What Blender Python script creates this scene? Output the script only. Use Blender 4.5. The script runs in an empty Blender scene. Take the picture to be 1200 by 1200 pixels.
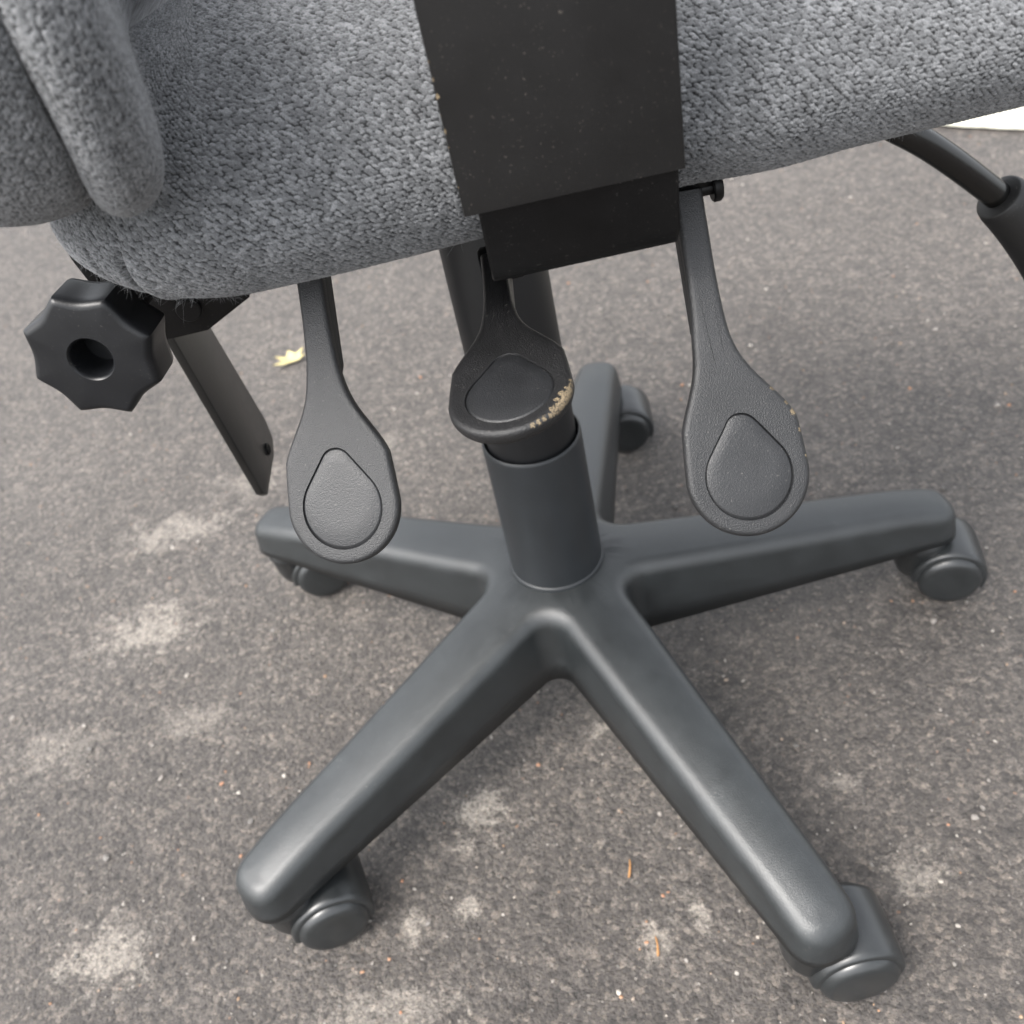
import bpy, bmesh, math, random
import numpy as np
from mathutils import Matrix, Vector

rng = np.random.default_rng(7)
random.seed(7)
scene = bpy.context.scene
col = scene.collection
R = math.radians

# ------------------------------------------------------------------ camera
cam_data = bpy.data.cameras.new('camera')
cam = bpy.data.objects.new('camera', cam_data)
col.objects.link(cam)
cam_data.sensor_width = 36.0
cam_data.lens = 36.0 * 1128.3 / 1200.0
cam_data.clip_start = 0.01
cam_data.clip_end = 500
cam.matrix_world = (Matrix.Translation((-0.0006, -0.4974, 0.6336))
                    @ Matrix.Rotation(R(2.70), 4, 'Z') @ Matrix.Rotation(R(47.631), 4, 'X')
                    @ Matrix.Rotation(R(-13.717), 4, 'Z'))
cam_data.dof.use_dof = True
cam_data.dof.focus_distance = 0.41
cam_data.dof.aperture_fstop = 13.0
scene.camera = cam

# ------------------------------------------------------------------ sky and sun (bright overcast)
SUN_EL, SUN_AZ = 58.0, 238.0        # azimuth clockwise from +Y: a bright patch of cloud to the left
world = bpy.data.worlds.new('World')
scene.world = world
world.use_nodes = True
wn = world.node_tree
wn.nodes.clear()
w_out = wn.nodes.new('ShaderNodeOutputWorld')
w_bg = wn.nodes.new('ShaderNodeBackground')
w_sky = wn.nodes.new('ShaderNodeTexSky')
w_sky.sky_type = 'NISHITA'
w_sky.sun_disc = False
w_sky.sun_elevation = R(SUN_EL)
w_sky.sun_rotation = R(SUN_AZ)
w_sky.air_density = 1.0
w_sky.dust_density = 4.0
w_sky.ozone_density = 1.0
w_sat = wn.nodes.new('ShaderNodeHueSaturation')     # clouds: a nearly colourless sky
w_sat.inputs['Saturation'].default_value = 0.20
wn.links.new(w_sky.outputs[0], w_sat.inputs['Color'])
wn.links.new(w_sat.outputs[0], w_bg.inputs['Color'])
w_bg.inputs['Strength'].default_value = 0.15
wn.links.new(w_bg.outputs[0], w_out.inputs[0])

sun_data = bpy.data.lights.new('sun', 'SUN')
sun_data.energy = 1.1
sun_data.angle = R(26)
sun_data.color = (1.0, 0.95, 0.89)
sun = bpy.data.objects.new('sun', sun_data)
col.objects.link(sun)
sd = Vector((math.sin(R(SUN_AZ)) * math.cos(R(SUN_EL)), math.cos(R(SUN_AZ)) * math.cos(R(SUN_EL)), math.sin(R(SUN_EL))))
sun.rotation_euler = sd.to_track_quat('Z', 'Y').to_euler()
sun.location = sd * 5

scene.view_settings.view_transform = 'Standard'
scene.view_settings.look = 'None'
scene.view_settings.exposure = 1.85
scene.view_settings.gamma = 1.0
scene.view_settings.use_curve_mapping = False

# ------------------------------------------------------------------ node helpers
def new_mat(name):
    m = bpy.data.materials.new(name)
    m.use_nodes = True
    nt = m.node_tree
    return m, nt, nt.nodes['Principled BSDF']

def node(nt, typ, **kw):
    n = nt.nodes.new(typ)
    ins = kw.pop('ins', {})
    for k, v in kw.items():
        setattr(n, k, v)
    for k, v in ins.items():
        s = n.inputs[k]
        if hasattr(v, 'is_linked'):
            nt.links.new(v, s)
        else:
            s.default_value = v
    return n

def ramp(nt, fac, stops, interp='LINEAR'):
    n = nt.nodes.new('ShaderNodeValToRGB')
    n.color_ramp.interpolation = interp
    el = n.color_ramp.elements
    while len(el) < len(stops):
        el.new(0.5)
    for e, (p, c) in zip(el, stops):
        e.position = p
        e.color = c if len(c) == 4 else (*c, 1)
    nt.links.new(fac, n.inputs[0])
    return n.outputs[0]

def mix(nt, fac, a, b, mode='MIX'):
    n = nt.nodes.new('ShaderNodeMix')
    n.data_type = 'RGBA'
    n.blend_type = mode
    for i, v in ((0, fac), (6, a), (7, b)):
        if hasattr(v, 'is_linked'):
            nt.links.new(v, n.inputs[i])
        else:
            n.inputs[i].default_value = v if i == 0 or len(v) == 4 else (*v, 1)
    return n.outputs[2]

def math_n(nt, op, a, b=None, c=None):
    n = nt.nodes.new('ShaderNodeMath')
    n.operation = op
    for i, v in enumerate((a, b, c)):
        if v is None:
            continue
        if hasattr(v, 'is_linked'):
            nt.links.new(v, n.inputs[i])
        else:
            n.inputs[i].default_value = v
    return n.outputs[0]

def g(v):
    return (v, v, v, 1)

def plastic(name, base, rough, grain=1400.0, bump=0.12, spread=0.25, dust=0.15, dust_col=(0.22, 0.21, 0.19), spec=0.5, chips=(), scratch=0.0):
    """moulded plastic or powder coat: fine grain relief, uneven gloss, thin dust; chips = bare spots (x, y, z, radius) in object space"""
    m, nt, b = new_mat(name)
    tc = nt.nodes.new('ShaderNodeTexCoord').outputs['Object']
    n1 = node(nt, 'ShaderNodeTexNoise', ins={'Vector': tc, 'Scale': grain, 'Detail': 3.0, 'Roughness': 0.6})
    n2 = node(nt, 'ShaderNodeTexNoise', ins={'Vector': tc, 'Scale': 38.0, 'Detail': 5.0, 'Roughness': 0.65})
    n3 = node(nt, 'ShaderNodeTexNoise', ins={'Vector': tc, 'Scale': 900.0, 'Detail': 2.0})
    lo = tuple(c * (1 - spread) for c in base)
    hi = tuple(c * (1 + spread) for c in base)
    c = ramp(nt, n2.outputs[0], [(0.3, lo), (0.7, hi)])
    d1 = ramp(nt, n3.outputs[0], [(0.66, (0, 0, 0)), (0.78, (1, 1, 1))])
    d2 = ramp(nt, n2.outputs[0], [(0.40, (0, 0, 0)), (0.75, (1, 1, 1))])
    dm = math_n(nt, 'MULTIPLY', math_n(nt, 'MULTIPLY', d1, d2), dust)
    c = mix(nt, dm, c, dust_col)
    rr = node(nt, 'ShaderNodeMapRange', ins={'Value': n2.outputs[0], 'To Min': rough - 0.07, 'To Max': rough + 0.10}).outputs[0]
    h = n1.outputs[0]
    if chips:
        tot = None
        nz = node(nt, 'ShaderNodeTexNoise', ins={'Vector': tc, 'Scale': 800.0, 'Detail': 5.0, 'Roughness': 0.7})
        for (x, y, z, r) in chips:
            dv = node(nt, 'ShaderNodeVectorMath', operation='DISTANCE', ins={0: tc, 1: (x, y, z)})
            f = math_n(nt, 'ADD', math_n(nt, 'DIVIDE', dv.outputs['Value'], r), math_n(nt, 'MULTIPLY_ADD', nz.outputs[0], 2.6, -1.3))
            f = math_n(nt, 'LESS_THAN', f, 0.9)
            tot = f if tot is None else math_n(nt, 'MAXIMUM', tot, f)
        chipc = ramp(nt, n1.outputs[0], [(0.35, (0.035, 0.026, 0.016)), (0.62, (0.20, 0.155, 0.095))])
        c = mix(nt, tot, c, chipc)
        rr = math_n(nt, 'MULTIPLY_ADD', tot, 0.25, rr)
        h = math_n(nt, 'MULTIPLY_ADD', tot, -0.4, h)
    nt.links.new(c, b.inputs['Base Color'])
    nt.links.new(rr, b.inputs['Roughness'])
    b.inputs['Specular IOR Level'].default_value = spec
    bp = node(nt, 'ShaderNodeBump', ins={'Strength': bump, 'Distance': 0.0004, 'Height': h})
    nt.links.new(bp.outputs[0], b.inputs['Normal'])
    return m

MAT = {}
MAT['base'] = plastic('charcoal_base_plastic', (0.016, 0.0187, 0.020), 0.40, grain=1300, bump=0.55, dust=0.55, spec=0.7)
MAT['caster'] = plastic('charcoal_caster_plastic', (0.016, 0.018, 0.019), 0.33, grain=1600, bump=0.05, dust=0.7, spec=0.7)
MAT['column'] = plastic('column_cover_plastic', (0.006, 0.0065, 0.0075), 0.46, grain=2200, bump=0.03, dust=0.1, spread=0.1, spec=0.4)
MAT['sleeve'] = plastic('column_sleeve_plastic', (0.015, 0.0175, 0.020), 0.43, grain=1800, bump=0.06, dust=0.15, spread=0.12)
MAT['lever'] = plastic('grained_black_plastic', (0.0105, 0.011, 0.012), 0.40, grain=1700, bump=0.85, dust=0.7)
MAT['lever_inset'] = plastic('smooth_black_plastic', (0.0108, 0.0113, 0.0124), 0.385, grain=1700, bump=0.6, dust=0.7)
MAT['knob'] = plastic('matt_black_knob_plastic', (0.0055, 0.006, 0.0072), 0.36, grain=1200, bump=0.10, dust=0.35, spec=0.35)
MAT['bar'] = plastic('powder_coated_steel', (0.018, 0.017, 0.017), 0.55, grain=900, bump=0.10, dust=0.5, dust_col=(0.16, 0.14, 0.12))
MAT['steel'] = plastic('black_painted_steel', (0.0035, 0.0035, 0.0037), 0.42, grain=700, bump=0.12, dust=0.4, spec=0.22)
MAT['strip'] = plastic('worn_black_steel', (0.011, 0.011, 0.0105), 0.36, grain=500, bump=0.12, dust=0.5, spread=0.45)
MAT['tube'] = plastic('gloss_black_tube', (0.0025, 0.0025, 0.0022), 0.17, grain=300, bump=0.03, dust=0.25)
MAT['grip'] = plastic('black_rubber_grip', (0.010, 0.010, 0.010), 0.5, grain=900, bump=0.15, dust=0.6)

def fabric_material():
    m, nt, b = new_mat('woven_grey_wool')
    at = node(nt, 'ShaderNodeAttribute', attribute_name='yarn_gap_shade').outputs['Fac']
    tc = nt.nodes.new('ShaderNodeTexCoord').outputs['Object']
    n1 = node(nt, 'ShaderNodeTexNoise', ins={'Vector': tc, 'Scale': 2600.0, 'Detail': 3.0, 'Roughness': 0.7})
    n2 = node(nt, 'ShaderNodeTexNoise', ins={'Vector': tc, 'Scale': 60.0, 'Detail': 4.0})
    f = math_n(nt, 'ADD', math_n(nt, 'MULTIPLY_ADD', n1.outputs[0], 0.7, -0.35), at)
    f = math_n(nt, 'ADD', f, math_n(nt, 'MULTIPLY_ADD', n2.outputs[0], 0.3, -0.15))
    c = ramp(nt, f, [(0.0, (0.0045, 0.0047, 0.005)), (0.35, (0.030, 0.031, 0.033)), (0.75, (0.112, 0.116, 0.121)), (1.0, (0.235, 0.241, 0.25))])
    nt.links.new(c, b.inputs['Base Color'])
    b.inputs['Roughness'].default_value = 0.95
    b.inputs['Specular IOR Level'].default_value = 0.15
    b.inputs['Sheen Weight'].default_value = 0.25
    b.inputs['Sheen Roughness'].default_value = 0.5
    bp = node(nt, 'ShaderNodeBump', ins={'Strength': 0.6, 'Distance': 0.0005, 'Height': n1.outputs[0]})
    nt.links.new(bp.outputs[0], b.inputs['Normal'])
    return m
MAT['fabric'] = fabric_material()

def fibre_material():
    m, nt, b = new_mat('loose_wool_fibre')
    b.inputs['Base Color'].default_value = (0.28, 0.285, 0.29, 1)
    b.inputs['Roughness'].default_value = 0.9
    return m
MAT['fibre'] = fibre_material()

# stains: x, y, radius x, radius y, strength (pale dried mortar and dirt on the asphalt)
STAINS = [(-0.096, -0.120, 0.026, 0.024, 1.0), (-0.370, -0.171, 0.045, 0.030, 0.8), (-0.394, 0.140, 0.060, 0.035, 0.75),
          (0.013, -0.232, 0.018, 0.014, 0.7), (0.044, -0.219, 0.009, 0.016, 0.9), (0.003, -0.069, 0.010, 0.009, 0.9),
          (-0.382, 0.277, 0.075, 0.030, 0.6), (-0.310, 0.33, 0.05, 0.03, 0.4), (-0.21, 0.19, 0.05, 0.02, 0.5),
          (-0.17, -0.245, 0.06, 0.020, 0.55), (-0.20, -0.185, 0.03, 0.015, 0.5), (-0.145, -0.192, 0.012, 0.012, 0.8),
          (-0.107, -0.187, 0.010, 0.011, 0.8), (0.185, -0.22, 0.020, 0.02, 0.6), (-0.45, 0.02, 0.05, 0.03, 0.35), (-0.33, 0.02, 0.04, 0.02, 0.4),
          (0.10, -0.10, 0.02, 0.012, 0.4), (0.16, -0.15, 0.018, 0.011, 0.5), (-0.18, 0.35, 0.08, 0.02, 0.35)]

def asphalt_material():
    m, nt, b = new_mat('worn_asphalt')
    tc = nt.nodes.new('ShaderNodeTexCoord').outputs['Object']
    nbig = node(nt, 'ShaderNodeTexNoise', ins={'Vector': tc, 'Scale': 4.0, 'Detail': 6.0, 'Roughness': 0.6})
    nmid = node(nt, 'ShaderNodeTexNoise', ins={'Vector': tc, 'Scale': 45.0, 'Detail': 7.0, 'Roughness': 0.7})
    nfin = node(nt, 'ShaderNodeTexNoise', ins={'Vector': tc, 'Scale': 420.0, 'Detail': 4.0, 'Roughness': 0.7})
    wv = node(nt, 'ShaderNodeVectorMath', operation='MULTIPLY_ADD', ins={0: nfin.outputs['Color'], 1: (0.003, 0.003, 0.003), 2: tc})
    v1 = node(nt, 'ShaderNodeTexVoronoi', ins={'Vector': wv.outputs[0], 'Scale': 290.0})
    v2 = node(nt, 'ShaderNodeTexVoronoi', ins={'Vector': wv.outputs[0], 'Scale': 620.0})
    s1 = node(nt, 'ShaderNodeSeparateColor', ins={0: v1.outputs['Color']})
    s2 = node(nt, 'ShaderNodeSeparateColor', ins={0: v2.outputs['Color']})
    npit = node(nt, 'ShaderNodeTexNoise', ins={'Vector': tc, 'Scale': 130.0, 'Detail': 6.0, 'Roughness': 0.75})
    base = ramp(nt, nmid.outputs[0], [(0.32, (0.050, 0.0435, 0.0395)), (0.48, (0.096, 0.084, 0.076)), (0.62, (0.142, 0.124, 0.111)), (0.76, (0.24, 0.210, 0.184))])
    base = mix(nt, 0.45, base, ramp(nt, nbig.outputs[0], [(0.35, (0.074, 0.067, 0.062)), (0.65, (0.138, 0.126, 0.116))]))
    base = mix(nt, 0.9, base, ramp(nt, npit.outputs[0], [(0.30, g(0.35)), (0.44, g(0.85)), (0.56, g(1.05)), (0.72, g(1.6))]), 'MULTIPLY')
    gr = ramp(nt, s1.outputs[0], [(0.0, (0.42, 0.42, 0.43)), (0.4, (0.85, 0.84, 0.83)), (0.8, (1.2, 1.18, 1.16)), (1.0, (2.3, 2.2, 2.05))])
    c = mix(nt, 0.62, base, gr, 'MULTIPLY')
    gr2 = ramp(nt, s2.outputs[1], [(0.0, (0.55, 0.55, 0.55)), (0.6, (1.0, 1.0, 1.0)), (1.0, (1.7, 1.65, 1.55))])
    c = mix(nt, 0.6, c, gr2, 'MULTIPLY')
    # sparse pale and rust coloured aggregate showing at the worn surface, denser where the binder is worn away
    v3 = node(nt, 'ShaderNodeTexVoronoi', ins={'Vector': wv.outputs[0], 'Scale': 210.0})
    s3 = node(nt, 'ShaderNodeSeparateColor', ins={0: v3.outputs['Color']})
    thr = node(nt, 'ShaderNodeMapRange', ins={'Value': nmid.outputs[0], 'From Min': 0.35, 'From Max': 0.7, 'To Min': 0.98, 'To Max': 0.84}).outputs[0]
    rad3 = math_n(nt, 'MULTIPLY_ADD', s3.outputs[2], 0.26, 0.14)
    pale = math_n(nt, 'MULTIPLY', math_n(nt, 'GREATER_THAN', s3.outputs[1], thr), math_n(nt, 'LESS_THAN', v3.outputs['Distance'], rad3))
    c = mix(nt, math_n(nt, 'MULTIPLY', pale, 0.85), c, ramp(nt, s3.outputs[0], [(0.0, (0.34, 0.31, 0.275)), (0.5, (0.22, 0.20, 0.18)), (0.8, (0.27, 0.24, 0.20)), (0.9, (0.24, 0.16, 0.12)), (1.0, (0.30, 0.17, 0.10))]))
    # stains with their own outline
    sep = node(nt, 'ShaderNodeSeparateXYZ', ins={0: tc})
    nz = node(nt, 'ShaderNodeTexNoise', ins={'Vector': tc, 'Scale': 50.0, 'Detail': 12.0, 'Roughness': 0.85})
    off = math_n(nt, 'MULTIPLY_ADD', nz.outputs[0], 7.0, -3.4)
    tot = None
    for (x, y, rx, ry, st) in STAINS:
        dx = math_n(nt, 'DIVIDE', math_n(nt, 'SUBTRACT', sep.outputs[0], x), rx)
        dy = math_n(nt, 'DIVIDE', math_n(nt, 'SUBTRACT', sep.outputs[1], y), ry)
        d = math_n(nt, 'SQRT', math_n(nt, 'ADD', math_n(nt, 'MULTIPLY', dx, dx), math_n(nt, 'MULTIPLY', dy, dy)))
        f = node(nt, 'ShaderNodeMapRange', ins={'Value': math_n(nt, 'ADD', d, off), 'From Min': 0.95, 'From Max': 0.50, 'To Min': 0.0, 'To Max': st}).outputs[0]
        tot = f if tot is None else math_n(nt, 'MAXIMUM', tot, f)
    stc = mix(nt, 0.55, (0.36, 0.325, 0.285), gr2, 'MULTIPLY')
    c = mix(nt, math_n(nt, 'MULTIPLY', math_n(nt, 'MULTIPLY', tot, ramp(nt, npit.outputs[0], [(0.38, g(0.25)), (0.50, g(1.0))])), 0.95), c, stc)
    nt.links.new(c, b.inputs['Base Color'])
    b.inputs['Roughness'].default_value = 0.58
    b.inputs['Specular IOR Level'].default_value = 0.6
    h = math_n(nt, 'MULTIPLY_ADD', v1.outputs['Distance'], -0.9, math_n(nt, 'MULTIPLY', nfin.outputs[0], 1.1))
    h = math_n(nt, 'MULTIPLY_ADD', nmid.outputs[0], 2.5, math_n(nt, 'MULTIPLY_ADD', npit.outputs[0], 2.2, h))
    h = math_n(nt, 'MULTIPLY_ADD', v2.outputs['Distance'], -0.35, h)
    bp = node(nt, 'ShaderNodeBump', ins={'Strength': 1.0, 'Distance': 0.0026, 'Height': h})
    nt.links.new(bp.outputs[0], b.inputs['Normal'])
    return m
MAT['asphalt'] = asphalt_material()

def paint_material():
    m, nt, b = new_mat('white_road_paint')
    tc = nt.nodes.new('ShaderNodeTexCoord').outputs['Object']
    n1 = node(nt, 'ShaderNodeTexNoise', ins={'Vector': tc, 'Scale': 60.0, 'Detail': 6.0})
    c = ramp(nt, n1.outputs[0], [(0.30, (0.34, 0.33, 0.27)), (0.55, (0.42, 0.41, 0.34))])
    nt.links.new(c, b.inputs['Base Color'])
    b.inputs['Roughness'].default_value = 0.7
    bp = node(nt, 'ShaderNodeBump', ins={'Strength': 0.5, 'Distance': 0.001, 'Height': n1.outputs[0]})
    nt.links.new(bp.outputs[0], b.inputs['Normal'])
    return m
MAT['paint'] = paint_material()

def stone_material():
    m, nt, b = new_mat('loose_grit_stone')
    at = node(nt, 'ShaderNodeAttribute', attribute_name='tone').outputs['Fac']
    c = ramp(nt, at, [(0.0, (0.07, 0.065, 0.06)), (0.35, (0.13, 0.12, 0.11)), (0.62, (0.22, 0.20, 0.18)), (0.86, (0.34, 0.315, 0.28)), (0.93, (0.28, 0.18, 0.11)), (1.0, (0.34, 0.17, 0.10))])
    nt.links.new(c, b.inputs['Base Color'])
    b.inputs['Roughness'].default_value = 0.6
    return m
MAT['stone'] = stone_material()

def leaf_material():
    m, nt, b = new_mat('pale_yellow_leaf')
    tc = nt.nodes.new('ShaderNodeTexCoord').outputs['Object']
    n1 = node(nt, 'ShaderNodeTexNoise', ins={'Vector': tc, 'Scale': 120.0, 'Detail': 4.0})
    c = ramp(nt, n1.outputs[0], [(0.3, (0.36, 0.29, 0.12)), (0.6, (0.44, 0.38, 0.19))])
    nt.links.new(c, b.inputs['Base Color'])
    b.inputs['Roughness'].default_value = 0.6
    return m
MAT['leaf'] = leaf_material()

# ------------------------------------------------------------------ mesh helpers
def mesh_obj(name, verts, faces, mat, parent=None, smooth=True, attr=None, normals_angle=None):
    me = bpy.data.meshes.new(name)
    me.from_pydata([tuple(v) for v in verts] if not isinstance(verts, np.ndarray) else verts.tolist(), [], faces)
    me.update()
    if attr is not None:
        a = me.attributes.new(attr[0], 'FLOAT', 'POINT')
        a.data.foreach_set('value', np.asarray(attr[1], dtype=np.float32).ravel())
    me.polygons.foreach_set('use_smooth', [smooth] * len(me.polygons))
    me.materials.append(MAT[mat])
    o = bpy.data.objects.new(name, me)
    col.objects.link(o)
    if parent:
        o.parent = parent
    return o

def bm_obj(name, bm, mat, parent=None, angle=35):
    bmesh.ops.recalc_face_normals(bm, faces=bm.faces[:])
    for e in bm.edges:
        if len(e.link_faces) == 2 and e.calc_face_angle(0) > R(angle):
            e.smooth = False
    for f in bm.faces:
        f.smooth = True
    me = bpy.data.meshes.new(name)
    bm.to_mesh(me)
    bm.free()
    me.materials.append(MAT[mat])
    o = bpy.data.objects.new(name, me)
    col.objects.link(o)
    if parent:
        o.parent = parent
    return o

def grid_faces(nu, nv, close_u=False, close_v=False):
    f = []
    for i in range(nu if close_u else nu - 1):
        i2 = (i + 1) % nu
        for j in range(nv if close_v else nv - 1):
            j2 = (j + 1) % nv
            f.append((i * nv + j, i2 * nv + j, i2 * nv + j2, i * nv + j2))
    return f

def lathe(bm, profile, n=48, M=Matrix()):
    """profile: (radius, height) pairs round local Z; ends on the axis close with a fan"""
    rings = []
    for (r, z) in profile:
        if r < 1e-6:
            rings.append([bm.verts.new(M @ Vector((0, 0, z)))])
        else:
            rings.append([bm.verts.new(M @ Vector((r * math.cos(2 * math.pi * k / n), r * math.sin(2 * math.pi * k / n), z))) for k in range(n)])
    for a, b in zip(rings[:-1], rings[1:]):
        for k in range(n):
            k2 = (k + 1) % n
            if len(a) == 1 and len(b) == 1:
                continue
            if len(a) == 1:
                bm.faces.new((a[0], b[k], b[k2]))
            elif len(b) == 1:
                bm.faces.new((a[k], b[0], a[k2]))
            else:
                bm.faces.new((a[k], b[k], b[k2], a[k2]))
    return bm

def prism(bm, poly, h0, h1, M=Matrix(), bevel=0.0, seg=2):
    """polygon (x, y) pulled from z = h0 to z = h1, edges bevelled"""
    a = [bm.verts.new(M @ Vector((x, y, h0))) for x, y in poly]
    b = [bm.verts.new(M @ Vector((x, y, h1))) for x, y in poly]
    fs = [bm.faces.new(a[::-1]), bm.faces.new(b)]
    n = len(poly)
    for k in range(n):
        fs.append(bm.faces.new((a[k], a[(k + 1) % n], b[(k + 1) % n], b[k])))
    if bevel:
        ed = list({e for f in fs[:2] for e in f.edges})
        bmesh.ops.bevel(bm, geom=ed, offset=bevel, segments=seg, profile=0.5, affect='EDGES', clamp_overlap=True)
    return bm

def axis_matrix(loc, zdir, xdir=None):
    z = Vector(zdir).normalized()
    x = Vector(xdir if xdir else (1, 0, 0))
    x = (x - z * x.dot(z)).normalized()
    y = z.cross(x)
    return Matrix(((x.x, y.x, z.x, loc[0]), (x.y, y.y, z.y, loc[1]), (x.z, y.z, z.z, loc[2]), (0, 0, 0, 1)))

def empty(name, loc=(0, 0, 0), parent=None):
    o = bpy.data.objects.new(name, None)
    o.empty_display_size = 0.05
    o.location = loc
    col.objects.link(o)
    if parent:
        o.parent = parent
    return o

def catmull(pts, per=12):
    P = np.array(pts, float)
    P = np.vstack([2 * P[0] - P[1], P, 2 * P[-1] - P[-2]])
    out = []
    for i in range(1, len(P) - 2):
        for t in np.linspace(0, 1, per, endpoint=False):
            a, b, c, d = P[i - 1], P[i], P[i + 1], P[i + 2]
            out.append(0.5 * (2 * b + (c - a) * t + (2 * a - 5 * b + 4 * c - d) * t * t + (3 * b - a - 3 * c + d) * t ** 3))
    out.append(P[-2])
    return np.array(out)

def tube(bm, path, radii, n=24, flat=1.0, cap=True):
    P = [Vector(p) for p in path]
    rings = []
    up = Vector((0, 1, 0))
    for i, p in enumerate(P):
        t = (P[min(i + 1, len(P) - 1)] - P[max(i - 1, 0)]).normalized()
        x = (up - t * up.dot(t)).normalized()
        y = t.cross(x)
        r = radii[i] if hasattr(radii, '__len__') else radii
        rings.append([bm.verts.new(p + x * (r * flat * math.cos(2 * math.pi * k / n)) + y * (r * math.sin(2 * math.pi * k / n))) for k in range(n)])
    for a, b in zip(rings[:-1], rings[1:]):
        for k in range(n):
            bm.faces.new((a[k], a[(k + 1) % n], b[(k + 1) % n], b[k]))
    if cap:
        bm.faces.new(rings[0][::-1])
        bm.faces.new(rings[-1])
    return bm

# ------------------------------------------------------------------ ground
gb = bmesh.new()
for x, y in ((-60, -60), (60, -60), (60, 60), (-60, 60)):
    gb.verts.new((x, y, 0))
gb.faces.new(gb.verts[:])
ground = bm_obj('asphalt_ground', gb, 'asphalt')
ground['kind'] = 'structure'
ground['label'] = 'worn grey brown asphalt with pale stains under the chair'

# painted line on the asphalt beyond the seat
pa, pb = Vector((0.654, 0.800, 0)), Vector((0.740, 0.730, 0))
pd = (pb - pa).normalized()
pn = Vector((-pd.y, pd.x, 0))
if pn.y < 0:
    pn = -pn
lb = bmesh.new()
near, far = [], []
for k in range(161):
    t = -1.6 + 3.2 * k / 160
    near.append(lb.verts.new(pa + pd * t + pn * random.uniform(-0.002, 0.003) + Vector((0, 0, 0.004))))
    far.append(lb.verts.new(pa + pd * t + pn * (0.30 + random.uniform(-0.003, 0.003)) + Vector((0, 0, 0.004))))
for k in range(160):
    lb.faces.new((near[k], near[k + 1], far[k + 1], far[k]))
bmesh.ops.recalc_face_normals(lb, faces=lb.faces[:])
line = bm_obj('painted_line', lb, 'paint')
line['kind'] = 'structure'
line['label'] = 'broad white painted line on the asphalt behind the chair'

# ------------------------------------------------------------------ the chair
chair = empty('office_chair')
chair['label'] = 'grey fabric office chair with charcoal five-star base and black paddle levers'
chair['category'] = 'office chair'

# ---- five-star base: one sector per leg, all alike, meeting smoothly half way between legs
TIP = 0.285
def leg_mesh():
    a36 = R(36)
    slope, y0 = 0.030, 0.02865
    c = 0.073
    ln = math.hypot(slope, 1)
    cx, cy = c * math.cos(a36), c * math.sin(a36)
    rho = (cy + slope * cx - y0) / ln
    # plan outline from the bisector along the side and round the end
    out = []
    a0 = math.atan2(-cy, -cx)                       # towards the hub
    a1 = math.atan2(-1, -slope)                     # towards the leg's side
    for t in np.linspace(0, 1, 14):
        a = a0 + (a1 - a0) * t
        out.append((cx + rho * math.cos(a), cy + rho * math.sin(a)))
    xt = out[-1][0]
    for x in np.linspace(xt, TIP, 26)[1:]:
        out.append((x, y0 - slope * x))
    w = y0 - slope * TIP
    for t in np.linspace(0, math.pi / 2, 16)[1:]:
        e = 2 / 2.5
        out.append((TIP + 0.021 * abs(math.sin(t)) ** e, w * abs(math.cos(t)) ** e))
    half = np.array(out)
    full = np.vstack([half, (half * [1, -1])[::-1][1:]])
    n = len(full)
    tang = np.gradient(full, axis=0)
    tang[0] = np.array([math.sin(a36), -math.cos(a36)])
    tang[-1] = np.array([-math.sin(a36), -math.cos(a36)])
    tang /= np.linalg.norm(tang, axis=1)[:, None]
    nrm = np.stack([-tang[:, 1], tang[:, 0]], 1)    # outward
    if np.dot(nrm[25], [0, 1]) < 0:
        nrm = -nrm
    H = lambda r: 0.1265 - (0.1265 - 0.0930) * np.clip((r - 0.04) / 0.25, 0, 1) ** 0.9 - 0.006 * np.clip((r - 0.25) / 0.056, 0, 1) ** 2
    B = lambda r: 0.057 + 0.003 * np.clip(r / 0.28, 0, 1)
    rad = 0.0115
    rows = []
    rr = np.linalg.norm(full, axis=1)
    secs = [('in', 0.004), ('bot', 0.0), ('side', 0.35), ('side', 0.7)] + [('arc', p) for p in np.linspace(0, 1, 9)] + [('top', p) for p in (0.12, 0.3, 0.55, 0.8, 1.0)]
    spx = np.clip(full[:, 0], 0, TIP)
    blend = np.clip((rr - 0.055) / 0.06, 0, 1)
    blend = blend * blend * (3 - 2 * blend)
    spine = np.stack([spx * blend, 0 * spx], 1)
    for kind, p in secs:
        if kind == 'in':
            q = full - nrm * p
            z = B(rr) + 0.002
        elif kind == 'bot':
            q = full + nrm * 0.0022
            z = B(rr)
        elif kind == 'side':
            q = full + nrm * 0.0022 * (1 - p)
            z = B(rr) + (H(rr) - rad - B(rr)) * p
        elif kind == 'arc':
            f = p * math.pi / 2
            q = full - nrm * rad * (1 - math.cos(f))
            z = H(np.linalg.norm(q, axis=1)) - rad * (1 - math.sin(f))
        else:
            q0 = full - nrm * rad
            q = q0 + (spine - q0) * p
            z = H(np.linalg.norm(q, axis=1)) + 0.0008 * (1 - (1 - p) ** 2)
        rows.append(np.column_stack([q, z]))
    V = np.concatenate(rows)
    m = len(rows)
    F = []
    for i in range(m - 1):
        for j in range(n - 1):
            F.append((i * n + j, i * n + j + 1, (i + 1) * n + j + 1, (i + 1) * n + j))
    return V, F

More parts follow.
